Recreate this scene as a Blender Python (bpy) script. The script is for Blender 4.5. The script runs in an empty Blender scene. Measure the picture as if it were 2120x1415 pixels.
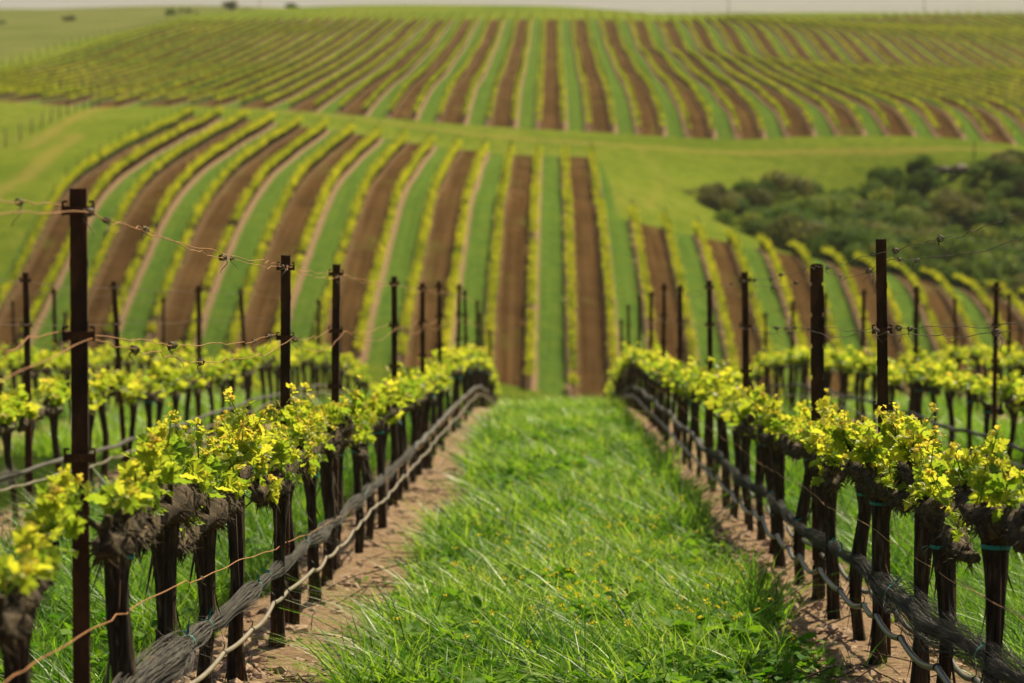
import bpy, math, random
import numpy as np
from mathutils import Vector

# ------------------------------------------------------------------ camera, sky, sun, exposure
C = bpy.context.scene
cam_d = bpy.data.cameras.new("camera")
cam = bpy.data.objects.new("camera", cam_d)
C.collection.objects.link(cam)
C.camera = cam
PITCH, YAW = math.atan(647.5 / 6000), math.atan(80 / 6000)
cam.rotation_euler = (math.pi / 2 - PITCH, 0, YAW)
cam_d.sensor_width = 36
cam_d.lens = 6000 / 2120 * 36
cam_d.clip_start, cam_d.clip_end = 0.1, 20000
cam_d.dof.use_dof = True
cam_d.dof.focus_distance = 10.4
cam_d.dof.aperture_fstop = 4.0
cam_d.dof.aperture_blades = 9

SUN_AZ, SUN_EL = math.radians(32), math.radians(48)      # azimuth from +Y towards +X
w = bpy.data.worlds.new("World")
C.world = w
w.use_nodes = True
nt = w.node_tree
sky = nt.nodes.new("ShaderNodeTexSky")
sky.sky_type = 'NISHITA'
sky.sun_disc = False
sky.sun_elevation = SUN_EL
sky.sun_rotation = SUN_AZ
sky.dust_density = 4.0
bgn = nt.nodes["Background"]
nt.links.new(sky.outputs[0], bgn.inputs[0])
bgn.inputs[1].default_value = 0.05
sd = bpy.data.lights.new("sun", 'SUN')
sd.energy = 5.0
sd.angle = math.radians(0.6)
sd.color = (1.0, 0.88, 0.62)
sun = bpy.data.objects.new("sun", sd)
C.collection.objects.link(sun)
sv = Vector((math.sin(SUN_AZ) * math.cos(SUN_EL), math.cos(SUN_AZ) * math.cos(SUN_EL), math.sin(SUN_EL)))
sun.rotation_euler = sv.to_track_quat('Z', 'Y').to_euler()
C.view_settings.view_transform = 'Standard'
C.view_settings.look = 'None'
C.view_settings.exposure = 0.62
C.view_settings.gamma = 1
C.cycles.use_denoising = True
C.cycles.max_bounces = 8
C.cycles.transmission_bounces = 4
C.cycles.transparent_max_bounces = 8
C.cycles.sample_clamp_indirect = 6

rng = np.random.default_rng(7)
random.seed(7)
COL = C.collection

# ------------------------------------------------------------------ helpers
def tag(o, label=None, cat=None, group=None, kind=None):
    if label: o["label"] = label
    if cat: o["category"] = cat
    if group: o["group"] = group
    if kind: o["kind"] = kind
    return o

def mesh(name, V, quads=None, tris=None, tint=None, smooth=True, mats=None):
    V = np.asarray(V, np.float32)
    q = np.zeros((0, 4), np.int32) if quads is None else np.asarray(quads, np.int32).reshape(-1, 4)
    t = np.zeros((0, 3), np.int32) if tris is None else np.asarray(tris, np.int32).reshape(-1, 3)
    me = bpy.data.meshes.new(name)
    me.vertices.add(len(V))
    me.vertices.foreach_set("co", V.ravel())
    me.loops.add(q.size + t.size)
    me.loops.foreach_set("vertex_index", np.concatenate([q.ravel(), t.ravel()]))
    me.polygons.add(len(q) + len(t))
    st = np.concatenate([np.arange(len(q)) * 4, len(q) * 4 + np.arange(len(t)) * 3]).astype(np.int32)
    me.polygons.foreach_set("loop_start", st)
    me.polygons.foreach_set("use_smooth", np.full(len(q) + len(t), bool(smooth)))
    if tint is not None:
        a = me.attributes.new("tint", 'FLOAT', 'POINT')
        a.data.foreach_set("value", np.asarray(tint, np.float32))
    me.update(calc_edges=True)
    if mats: me.materials.append(mats)
    return me

def obj(name, me, parent=None, loc=(0, 0, 0)):
    o = bpy.data.objects.new(name, me)
    COL.objects.link(o)
    o.location = loc
    if parent is not None: o.parent = parent
    return o

def empty(name, loc, rz=0.0):
    o = bpy.data.objects.new(name, None)
    o.empty_display_size = 0.1
    COL.objects.link(o)
    o.location = loc
    o.rotation_euler = (0, 0, rz)
    return o

class MB:
    """collects arrays of vertices, quads, tris and a per-vertex tint, then builds one mesh"""
    def __init__(s): s.V, s.Q, s.T, s.A, s.n = [], [], [], [], 0
    def add(s, V, Q=None, T=None, a=0.5):
        V = np.asarray(V, float).reshape(-1, 3)
        if Q is not None and len(Q): s.Q.append(np.asarray(Q) + s.n)
        if T is not None and len(T): s.T.append(np.asarray(T) + s.n)
        s.V.append(V)
        s.A.append(np.broadcast_to(np.asarray(a, float), (len(V),)))
        s.n += len(V)
    def tube(s, path, rad, k=6, a=0.5, cap=True, jit=None):
        p = np.asarray(path, float)
        n = len(p)
        r = np.broadcast_to(np.asarray(rad, float), (n,))
        t = np.gradient(p, axis=0)
        t /= np.linalg.norm(t, axis=1)[:, None] + 1e-12
        ref = np.array([1.0, 0, 0]) if abs(t[0, 0]) < .8 else np.array([0, 0, 1.0])
        u = ref - t * (t @ ref)[:, None]
        u /= np.linalg.norm(u, axis=1)[:, None] + 1e-9
        v = np.cross(t, u)
        th = np.arange(k) / k * 2 * np.pi
        rr = r[:, None] * (np.ones((n, k)) if jit is None else jit)
        V = p[:, None] + rr[..., None] * (np.cos(th)[None, :, None] * u[:, None] + np.sin(th)[None, :, None] * v[:, None])
        i = np.arange(n - 1)[:, None] * k
        j = np.arange(k)[None]
        j2 = (j + 1) % k
        Q = np.stack([i + j, i + j2, i + k + j2, i + k + j], -1).reshape(-1, 4)
        V = V.reshape(-1, 3)
        T = None
        if cap:
            V = np.vstack([V, p[0], p[-1]])
            jj = np.arange(k); jn = (jj + 1) % k
            T = np.vstack([np.stack([np.full(k, n * k), jn, jj], -1), np.stack([np.full(k, n * k + 1), (n - 1) * k + jj, (n - 1) * k + jn], -1)])
        s.add(V, Q, T, a)
    def box(s, c, h, a=0.5):
        c, h = np.asarray(c, float), np.asarray(h, float)
        g = np.array([[x, y, z] for x in (-1, 1) for y in (-1, 1) for z in (-1, 1)]) * h + c
        s.add(g, [[0, 1, 3, 2], [4, 6, 7, 5], [0, 4, 5, 1], [2, 3, 7, 6], [0, 2, 6, 4], [1, 5, 7, 3]], a=a)
    def mesh(s, name, mat, smooth=True):
        V = np.vstack(s.V)
        Q = np.vstack(s.Q) if s.Q else None
        T = np.vstack(s.T) if s.T else None
        return mesh(name, V, Q, T, np.concatenate(s.A), smooth, mat)

def stamp(mb, bV, bT, pos, X, Y, Z, scale, a):
    """copies of a small base shape: axes X,Y,Z (m,3), positions (m,3), scale (m,), tint (m,)"""
    m, n = len(pos), len(bV)
    V = pos[:, None] + scale[:, None, None] * (bV[None, :, 0:1] * X[:, None] + bV[None, :, 1:2] * Y[:, None] + bV[None, :, 2:3] * Z[:, None])
    T = (np.asarray(bT)[None] + (np.arange(m) * n)[:, None, None]).reshape(-1, 3)
    mb.add(V.reshape(-1, 3), T=T, a=np.repeat(a, n))

def unit(v): return v / (np.linalg.norm(v, axis=-1, keepdims=True) + 1e-9)

def frames(nrm, fwd):
    Z = unit(nrm)
    Y = unit(fwd - Z * np.sum(fwd * Z, -1, keepdims=True))
    return np.cross(Y, Z), Y, Z

def vnoise(p, seed=0):
    """cheap smooth noise from a few sines, for (n,3) points, about -1..1"""
    r = np.random.default_rng(seed)
    o = np.zeros(len(p))
    for _ in range(6):
        k = r.normal(size=3) * r.uniform(.6, 1.8)
        o += np.sin(p @ k + r.uniform(0, 6.28))
    return o / 3.0

def sstep(a, b, x):
    t = np.clip((x - a) / (b - a), 0, 1)
    return t * t * (3 - 2 * t)

# ------------------------------------------------------------------ terrain
NP_Y = [-60, -30, 0, 9, 13, 18.7, 24.4, 35, 45, 53, 62.6, 80, 110, 140, 165]
NP_Z = [4.7, 1.7, -1.42, -2.33, -2.785, -3.37, -3.95, -4.95, -5.95, -7.05, -8.75, -12.9, -19.8, -23.8, -23.8]
_y = np.arange(-60, 165.01, .5)
_z = np.interp(_y, NP_Y, NP_Z)
_k = np.exp(-0.5 * (np.arange(-12, 13) * .5 / 2.2) ** 2); _k /= _k.sum()
_zs = np.convolve(np.pad(_z, 12, mode='edge'), _k, 'valid')
_zs[:60] = _z[:60]
PTS = np.array([
(-34.4,275.1,-8.45),(-34.4,254,-9.1),(-34.4,232.8,-9.85),(-34.4,214.0,-10.75),(-34.4,207.6,-11.35),(-34.4,201.4,-12.2),(-34.4,194.7,-13.90),(-34.4,189.1,-15.43),(-34.4,183.8,-16.72),
(-24.2,274.2,-9.55),(-24.1,256,-10.0),(-24.1,237.5,-10.55),(-24.1,212.2,-11.76),(-24.1,202.0,-12.79),(-24.1,195.0,-13.91),(-24.1,185.2,-16.02),(-24.1,178.1,-17.60),(-24.1,174.3,-19.12),
(-8.8,282,-11.6),(-8.8,262,-11.9),(-8.8,240,-12.4),(-8.8,215.7,-13.35),(0,277,-12.8),(-0.5,255,-12.9),(-8.8,206.3,-14.65),(-8.8,193.3,-16.60),(-8.8,177.5,-18.59),(-8.8,168.2,-20.53),
(3.9,254.0,-12.83),(3.9,227.0,-14.36),(3.9,211.0,-15.73),(3.9,195.0,-17.44),(3.9,184.0,-19.23),(3.8,176.0,-21.69),
(21.8,229.5,-18.32),(21.8,216.1,-18.06),(21.8,209.6,-19.09),(21.8,201.6,-20.42),(21.8,197.7,-21.80),(14.1,230.9,-16.93),(14.1,214.8,-17.75),(14.1,205.7,-18.55),
(29.4,228.1,-19.78),(34.5,226.6,-20.74),(6.3,236.0,-15.7),(-56.2,296.0,-7.35),(-39.2,296.0,-7.84),(-21.7,296.0,-8.72),(-3.9,296.0,-10.18),(19.4,296.0,-11.55),(45.2,296.0,-11.83),
(19.5,305.2,-9.67),(19.5,326.6,-8.40),(19.5,373.7,-6.70),(19.5,436.4,-4.45),(19.5,491.6,-1.25),(19.5,513.2,0.42),(44.7,309.9,-9.28),(44.7,350.3,-8.1),(44.7,402.7,-7.3),(44.7,465.3,-6.0),(80,420,-7.6),(80,500,-4.6),(95,600,-.8),(44.7,643.9,1.06),
(-39.5,331.6,-7.70),(-39.5,370.7,-6.67),(-39.5,420.2,-5.36),(-39.5,484.8,-2.85),(-39.5,540.1,-0.40),(-39.5,579.8,1.35),(0.3,340.0,-6.74),(0.3,423.0,-4.05),(0.4,545.0,1.62),
(-74.8,394.0,-6.52),(-74.9,433.0,-5.37),(-74.8,479.0,-3.17),(-74.8,536.0,-0.88),(-73.7,600.0,1.29),(0.5,610.0,4.72),(-47.4,650.0,5.14),(107.8,680.0,3.02),(62.0,670.0,3.31),
(-170.4,900.0,5.64),(-140.4,900.0,6.53),(-105.6,860.0,6.66),(-131.3,760.0,0.00),(5.3,292.0,-11.20),(27.0,290.0,-12.37),(43.2,286.0,-12.76),(9.2,262.0,-14.10),(13.3,266.0,-14.31),(7.3,275.0,-12.74),
(-41.6,240.0,-9.7),(-40.5,215.0,-11.2),(-47.9,252.0,-10.87),(-46.4,298.0,-8.14),(-51.3,285.0,-8.26),(22.0,262.0,-19.50),(36.0,262.0,-21.50),(52.0,262.0,-23.00),(32.0,282.0,-16.80),(62.0,240.0,-25.00),(60.0,282.0,-18.00),
(-50.0,190.0,-15.60),(-60.0,150.0,-21.00),(-20.0,150.0,-24.00),(20.0,150.0,-25.50),(60.0,170.0,-28.00),(0.0,130.0,-23.50),
(100.0,800.0,2.00),(0.0,800.0,0.00),(-100.0,1300.0,0.00),(200.0,1300.0,-25.00),(-400.0,900.0,8.00),(400.0,700.0,2.00),(-250.0,450.0,-4.00),(250.0,400.0,-10.00),(-200.0,200.0,-14.00),(200.0,200.0,-26.00)])
def _U(r2): return np.where(r2 > 0, r2 * np.log(r2 + 1e-12), 0) * .5
def _fit(P, lam=2.5e-3):
    p = P[:, :2] / 100.0
    n = len(p)
    K = _U(((p[:, None] - p[None]) ** 2).sum(-1)) + lam * np.eye(n)
    A = np.zeros((n + 3, n + 3))
    A[:n, :n] = K
    A[:n, n] = 1; A[:n, n + 1:] = p
    A[n, :n] = 1; A[n + 1:, :n] = p.T
    b = np.zeros(n + 3); b[:n] = P[:, 2]
    return p, np.linalg.solve(A, b)
_P, _W = _fit(PTS)
def ground_z(x, y):
    x, y = np.atleast_1d(np.asarray(x, float)), np.atleast_1d(np.asarray(y, float))
    x, y = np.broadcast_arrays(x, y)
    shp = x.shape
    x, y = x.ravel(), y.ravel()
    near = np.interp(y, _y, _zs) + 0.05 * vnoise(np.stack([x * .35, y * .12, 0 * x], -1), 3) * sstep(15, 40, np.abs(x) + y * .5)
    qx, qy = np.clip(x, -700, 700) / 100, np.clip(y, 60, 1500) / 100
    far = np.zeros(len(x))
    for i in range(0, len(x), 20000):
        q = np.stack([qx[i:i + 20000], qy[i:i + 20000]], -1)
        far[i:i + 20000] = _U(((q[:, None] - _P[None]) ** 2).sum(-1)) @ _W[:-3] + _W[-3] + q @ _W[-2:]
    far = np.clip(far, -40, 14)
    d = np.maximum(np.hypot(x, y) - 1300, 0)
    far = far * np.exp(-d / 500) - 30 * (1 - np.exp(-d / 500))
    wgt = sstep(105, 165, y)
    return (near * (1 - wgt) + far * wgt).reshape(shp)

# ------------------------------------------------------------------ materials
def newmat(name):
    m = bpy.data.materials.new(name)
    m.use_nodes = True
    n = m.node_tree.nodes
    n.clear()
    out = n.new("ShaderNodeOutputMaterial")
    return m, n, m.node_tree.links, out

def ramp(n, stops, interp='LINEAR'):
    r = n.new("ShaderNodeValToRGB")
    r.color_ramp.interpolation = interp
    e = r.color_ramp.elements
    while len(e) < len(stops): e.new(0.5)
    for k, (p, c) in enumerate(stops):
        e[k].position = p
        e[k].color = (*c, 1)
    return r

def math_node(n, l, op, a, b=None, c=None, clamp=False):
    m = n.new("ShaderNodeMath")
    m.operation = op
    m.use_clamp = clamp
    for i, v in enumerate((a, b, c)):
        if v is None: continue
        if isinstance(v, (int, float)): m.inputs[i].default_value = v
        else: l.new(v, m.inputs[i])
    return m.outputs[0]

def mixc(n, l, f, a, b, blend='MIX'):
    m = n.new("ShaderNodeMix")
    m.data_type = 'RGBA'
    m.blend_type = blend
    for k, v in ((0, f), (6, a), (7, b)):
        if isinstance(v, (int, float)): m.inputs[k].default_value = v
        elif isinstance(v, tuple): m.inputs[k].default_value = (*v, 1)
        else: l.new(v, m.inputs[k])
    return m.outputs[2]

def noise(n, l, vec, scale, detail=4, rough=.55, stretch=None):
    t = n.new("ShaderNodeTexNoise")
    t.inputs["Scale"].default_value = scale
    t.inputs["Detail"].default_value = detail
    t.inputs["Roughness"].default_value = rough
    if stretch:
        mp = n.new("ShaderNodeMapping")
        mp.inputs["Scale"].default_value = stretch
        l.new(vec, mp.inputs[0]); vec = mp.outputs[0]
    l.new(vec, t.inputs["Vector"])
    return t.outputs["Fac"]

def mat_leaf(name, stops, trans=.5, rough=.5, tmul=(1.25, 1.2, .7), spec=.3, vary=.25):
    m, n, l, out = newmat(name)
    at = n.new("ShaderNodeAttribute"); at.attribute_name = "tint"
    oi = n.new("ShaderNodeObjectInfo")
    geo = n.new("ShaderNodeNewGeometry")
    v = math_node(n, l, 'ADD', at.outputs["Fac"], math_node(n, l, 'MULTIPLY_ADD', oi.outputs["Random"], vary * .5, -vary * .25))
    v = math_node(n, l, 'ADD', v, math_node(n, l, 'MULTIPLY_ADD', noise(n, l, geo.outputs["Position"], 3.0, 2), vary, -vary * .5), clamp=True)
    r = ramp(n, stops)
    l.new(v, r.inputs[0])
    b = n.new("ShaderNodeBsdfPrincipled")
    b.inputs["Roughness"].default_value = rough
    b.inputs["Specular IOR Level"].default_value = spec
    l.new(r.outputs[0], b.inputs["Base Color"])
    tr = n.new("ShaderNodeBsdfTranslucent")
    l.new(mixc(n, l, 1.0, r.outputs[0], tmul, 'MULTIPLY'), tr.inputs[0])
    mx = n.new("ShaderNodeMixShader")
    mx.inputs[0].default_value = trans
    l.new(b.outputs[0], mx.inputs[1]); l.new(tr.outputs[0], mx.inputs[2])
    l.new(mx.outputs[0], out.inputs[0])
    return m

def mat_solid(name, stops, scale=20, stretch=None, rough=.8, bump=0.0, bscale=None, detail=6, metal=0.0, spec=.3, bdist=.01):
    m, n, l, out = newmat(name)
    tc = n.new("ShaderNodeTexCoord")
    b = n.new("ShaderNodeBsdfPrincipled")
    f = noise(n, l, tc.outputs["Object"], scale, detail, .6, stretch)
    r = ramp(n, stops)
    l.new(f, r.inputs[0]); l.new(r.outputs[0], b.inputs["Base Color"])
    b.inputs["Roughness"].default_value = rough
    b.inputs["Metallic"].default_value = metal
    b.inputs["Specular IOR Level"].default_value = spec
    if bump:
        bn = n.new("ShaderNodeBump")
        bn.inputs["Strength"].default_value = bump
        bn.inputs["Distance"].default_value = bdist
        l.new(noise(n, l, tc.outputs["Object"], bscale or scale, 6, .65, stretch), bn.inputs["Height"])
        l.new(bn.outputs[0], b.inputs["Normal"])
    l.new(b.outputs[0], out.inputs[0])
    return m

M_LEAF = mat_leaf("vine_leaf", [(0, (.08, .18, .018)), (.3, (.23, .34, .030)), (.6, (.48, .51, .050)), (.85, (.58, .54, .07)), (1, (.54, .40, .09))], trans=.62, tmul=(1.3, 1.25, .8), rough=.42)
M_LEAFFAR = mat_leaf("vine_leaf_far", [(0, (.15, .21, .014)), (.45, (.36, .41, .020)), (1, (.58, .54, .045))], trans=.55, rough=.7, spec=.05)
M_GRASS = mat_leaf("grass_blade", [(0, (.028, .090, .020)), (.25, (.105, .235, .026)), (.55, (.27, .41, .046)), (.8, (.42, .50, .15)), (.93, (.48, .48, .22)), (1, (.48, .42, .23))], trans=.46, rough=.42, spec=.32, tmul=(1.15, 1.25, .5), vary=.15)
M_WEED = mat_leaf("broad_weed", [(0, (.055, .17, .012)), (1, (.19, .35, .022))], trans=.5, rough=.6, spec=.10)
M_FLOWER = mat_leaf("mustard_flower", [(0, (.10, .22, .02)), (.45, (.12, .25, .02)), (.55, (.72, .60, .02)), (1, (.82, .74, .04))], trans=.3, rough=.6, vary=.05)
M_BUSH = [mat_leaf("bush_leaf", st, trans=.35, rough=.7, vary=.5, spec=.08) for st in (
    [(0, (.030, .068, .010)), (.5, (.085, .160, .020)), (1, (.16, .22, .034))], [(0, (.050, .090, .012)), (.5, (.140, .220, .028)), (1, (.24, .27, .045))], [(0, (.060, .068, .020)), (.5, (.155, .165, .045)), (1, (.26, .25, .08))])]
M_BARK = mat_solid("vine_bark", [(.25, (.010, .007, .004)), (.5, (.046, .031, .018)), (.75, (.17, .122, .074))], 12, (6, 6, .5), .95, .9, 12, bdist=.02)
M_BARKFAR = mat_solid("shaded_row_bark", [(.25, (.012, .008, .005)), (.75, (.045, .031, .019))], 6, None, .95, spec=.05)  # bark colour darkened to carry the shade on backlit distant-row trunks
M_SHAG = mat_solid("shaggy_bark", [(.25, (.014, .009, .005)), (.5, (.066, .046, .024)), (.75, (.21, .152, .076))], 40, None, .95, .9, 60, bdist=.012)
M_RUST = mat_solid("rusty_steel", [(.3, (.022, .011, .006)), (.5, (.060, .024, .011)), (.75, (.16, .060, .022))], 14, (1, 1, .35), .75, .25, 60, metal=.25, spec=.4, bdist=.004)
M_WIRE = mat_solid("copper_wire", [(.3, (.30, .13, .045)), (.7, (.55, .25, .085))], 8, None, .45, metal=.35, spec=.5)
M_WIREDK = mat_solid("dark_wire", [(.3, (.05, .028, .016)), (.7, (.12, .06, .03))], 8, None, .5, metal=.3, spec=.5)
M_TEND = mat_solid("dry_tendril", [(.3, (.05, .035, .02)), (.7, (.28, .22, .15))], 60, None, .7)
M_HOSE = mat_solid("drip_hose", [(.3, (.17, .14, .095)), (.7, (.28, .235, .165))], 6, None, .42, .2, 60, spec=.5)
M_HOSEDK = mat_solid("grey_drip_hose", [(.3, (.075, .075, .065)), (.7, (.13, .125, .105))], 6, None, .38, .2, 60, spec=.55)
M_BAND = mat_solid("hose_band", [(.3, (.010, .010, .010)), (.7, (.03, .028, .025))], 20, None, .5)
M_NET = mat_solid("bird_net", [(.3, (.04, .036, .030)), (.7, (.115, .102, .082))], 25, None, .7)
M_NETDK = mat_solid("dark_bird_net", [(.3, (.022, .020, .018)), (.7, (.065, .058, .050))], 25, None, .7)
M_TEAL = mat_solid("teal_tie", [(.3, (.0, .20, .17)), (.7, (.01, .34, .29))], 20, None, .4, spec=.5)
M_TWIG = mat_solid("dead_twig", [(.3, (.035, .022, .014)), (.7, (.13, .085, .055))], 30, None, .9)
M_CLOD = mat_solid("soil_clod", [(.3, (.24, .155, .10)), (.7, (.45, .31, .21))], 12, None, .95, .6, 40)
M_ROCK = mat_solid("rock", [(.3, (.18, .13, .10)), (.7, (.32, .24, .19))], 1.5, None, .9, .5, 3, bdist=.1)
M_POLE = mat_solid("weathered_wood", [(.3, (.05, .04, .03)), (.7, (.12, .10, .08))], 3, None, .9)
M_FARPOST = mat_solid("far_post", [(.3, (.05, .03, .02)), (.7, (.10, .06, .035))], 3, None, .8)

# ground: one sheet; the strips between rows follow the row lattice across x
ROW0, SP = -1.2, 2.55
def mat_ground():
    m, n, l, out = newmat("vineyard_ground")
    geo = n.new("ShaderNodeNewGeometry")
    pos = geo.outputs["Position"]
    sp = n.new("ShaderNodeSeparateXYZ"); l.new(pos, sp.inputs[0])
    def attr(a):
        x = n.new("ShaderNodeAttribute"); x.attribute_name = a
        return x.outputs["Fac"]
    nz = noise(n, l, pos, 1.3, 5, .6)
    nb = noise(n, l, pos, .06, 4, .6)
    nf = noise(n, l, pos, 9, 5, .65)
    wob = math_node(n, l, 'ADD', math_node(n, l, 'MULTIPLY_ADD', nz, .6, -.30), math_node(n, l, 'MULTIPLY_ADD', noise(n, l, pos, 5.5, 3, .6), .24, -.12))
    streak = noise(n, l, pos, 1.0, 4, .6, (2.6, .045, .045))
    patch = noise(n, l, pos, .22, 5, .65)
    u = math_node(n, l, 'DIVIDE', math_node(n, l, 'SUBTRACT', sp.outputs[0], ROW0), SP)
    fr = math_node(n, l, 'FRACT', u)
    # metres from the row line
    dr = math_node(n, l, 'MULTIPLY', math_node(n, l, 'PINGPONG', fr, .5), SP)
    dr = math_node(n, l, 'ADD', dr, wob)
    par = math_node(n, l, 'MODULO', math_node(n, l, 'ADD', math_node(n, l, 'FLOOR', u), 400), 2)   # 0: the lane's own kind of strip
    far = attr("far_block")
    odd = math_node(n, l, 'ABSOLUTE', math_node(n, l, 'SUBTRACT', par, math_node(n, l, 'GREATER_THAN', far, 0)))
    inb = math_node(n, l, 'GREATER_THAN', math_node(n, l, 'MAXIMUM', far, attr("mid_block")), 0)
    nearb = math_node(n, l, 'GREATER_THAN', attr("near_block"), 0)
    till = math_node(n, l, 'MULTIPLY', odd, inb)
    ss = n.new("ShaderNodeMapRange"); ss.interpolation_type = 'SMOOTHSTEP'
    l.new(dr, ss.inputs[0]); ss.inputs[1].default_value = .32; ss.inputs[2].default_value = .56; ss.inputs[3].default_value = 1; ss.inputs[4].default_value = 0
    under = math_node(n, l, 'MULTIPLY', ss.outputs[0], math_node(n, l, 'MAXIMUM', inb, nearb))
    # colours
    gfall = ramp(n, [(.3, (.125, .165, .018)), (.5, (.195, .230, .026)), (.72, (.265, .262, .044))]); l.new(nb, gfall.inputs[0])
    gfall_c = mixc(n, l, math_node(n, l, 'MULTIPLY', nz, .35), gfall.outputs[0], (.12, .175, .016))
    gstr = ramp(n, [(.3, (.055, .110, .018)), (.5, (.088, .158, .025)), (.72, (.130, .190, .032))]); l.new(nz, gstr.inputs[0])
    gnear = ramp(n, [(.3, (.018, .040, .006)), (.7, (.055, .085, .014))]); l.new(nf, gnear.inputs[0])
    till_c = ramp(n, [(.3, (.050, .026, .008)), (.55, (.080, .043, .014)), (.75, (.125, .070, .026))]); l.new(nf, till_c.inputs[0])
    wd = n.new("ShaderNodeMapRange"); l.new(noise(n, l, pos, .35, 4, .6, (1, .35, 1)), wd.inputs[0])
    wd.inputs[1].default_value = .56; wd.inputs[2].default_value = .72; wd.inputs[4].default_value = .55
    till_cc = mixc(n, l, wd.outputs[0], till_c.outputs[0], (.13, .17, .025))
    nc = noise(n, l, pos, 26, 6, .7)
    soil = ramp(n, [(.33, (.15, .093, .056)), (.47, (.36, .24, .150)), (.70, (.52, .37, .245))]); l.new(nc, soil.inputs[0])
    olive = ramp(n, [(.3, (.10, .125, .030)), (.7, (.17, .175, .050))]); l.new(nb, olive.inputs[0])
    gst = mixc(n, l, math_node(n, l, 'MULTIPLY', math_node(n, l, 'MULTIPLY_ADD', patch, 2.4, -.85, True), .5), gstr.outputs[0], (.15, .18, .022))
    gst = mixc(n, l, math_node(n, l, 'MULTIPLY_ADD', streak, 1.8, -.75, True), gst, (.045, .092, .012))
    till_cc = mixc(n, l, math_node(n, l, 'MULTIPLY', math_node(n, l, 'MULTIPLY_ADD', streak, 3.0, -1.15, True), .55), till_cc, (.20, .118, .050))
    till_cc = mixc(n, l, math_node(n, l, 'MULTIPLY', math_node(n, l, 'MULTIPLY_ADD', noise(n, l, pos, .13, 4, .6), 4.0, -1.6, True), .5), till_cc, (.042, .024, .009))
    till_cc = mixc(n, l, math_node(n, l, 'MULTIPLY', math_node(n, l, 'MULTIPLY_ADD', noise(n, l, pos, .7, 5, .7), 4.0, -2.2, True), .5), till_cc, (.19, .115, .055))
    tuft = noise(n, l, pos, .9, 6, .7)
    gfall_c = mixc(n, l, math_node(n, l, 'MULTIPLY_ADD', tuft, 2.6, -.95, True), gfall_c, (.070, .120, .012))
    tan = (.30, .22, .06)
    col = mixc(n, l, inb, gfall_c, gst)
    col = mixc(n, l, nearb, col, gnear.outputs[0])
    col = mixc(n, l, till, col, till_cc)
    under = math_node(n, l, 'MULTIPLY', under, math_node(n, l, 'MULTIPLY_ADD', till, -.72, 1))
    soilc = mixc(n, l, math_node(n, l, 'MULTIPLY', inb, .45), soil.outputs[0], (.16, .095, .045))
    col = mixc(n, l, under, col, soilc)
    tk = n.new("ShaderNodeMapRange"); tk.interpolation_type = 'SMOOTHSTEP'
    l.new(math_node(n, l, 'ADD', attr("track"), math_node(n, l, 'MULTIPLY', wob, 4)), tk.inputs[0]); tk.inputs[1].default_value = 0.2; tk.inputs[2].default_value = 1.4; tk.inputs[3].default_value = .48; tk.inputs[4].default_value = 0
    col = mixc(n, l, tk.outputs[0], col, tan)
    ol = n.new("ShaderNodeMapRange"); l.new(attr("olive"), ol.inputs[0]); ol.inputs[1].default_value = -2; ol.inputs[2].default_value = 2
    col = mixc(n, l, ol.outputs[0], col, olive.outputs[0])
    b = n.new("ShaderNodeBsdfPrincipled")
    b.inputs["Roughness"].default_value = .95
    b.inputs["Specular IOR Level"].default_value = 0.0
    l.new(col, b.inputs["Base Color"])
    bn = n.new("ShaderNodeBump"); bn.inputs["Strength"].default_value = 1.0; bn.inputs["Distance"].default_value = .12
    l.new(noise(n, l, pos, 7, 8, .7), bn.inputs["Height"])
    l.new(bn.outputs[0], b.inputs["Normal"])
    l.new(b.outputs[0], out.inputs[0])
    return m

def poly_dist(x, y, pl):
    d = np.full(x.shape, 1e9)
    for (x0, y0), (x1, y1) in zip(pl[:-1], pl[1:]):
        dx, dy = x1 - x0, y1 - y0
        t = np.clip(((x - x0) * dx + (y - y0) * dy) / (dx * dx + dy * dy), 0, 1)
        d = np.minimum(d, np.hypot(x - x0 - t * dx, y - y0 - t * dy))
    return d

def mid_end(x): return np.interp(x, [-40, 4.6, 5.6, 14, 40], [279, 282, 235, 231, 227])
def far_end(x): return np.interp(x, [-75, -40, -20, 0, 20, 32, 45, 110], [602, 590, 565, 549, 535, 560, 645, 682])
MID_Y0, FAR_Y0, MID_XL, MID_XR, FAR_XL = 171.0, 297.0, -35.5, 41.0, -76.0

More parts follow.
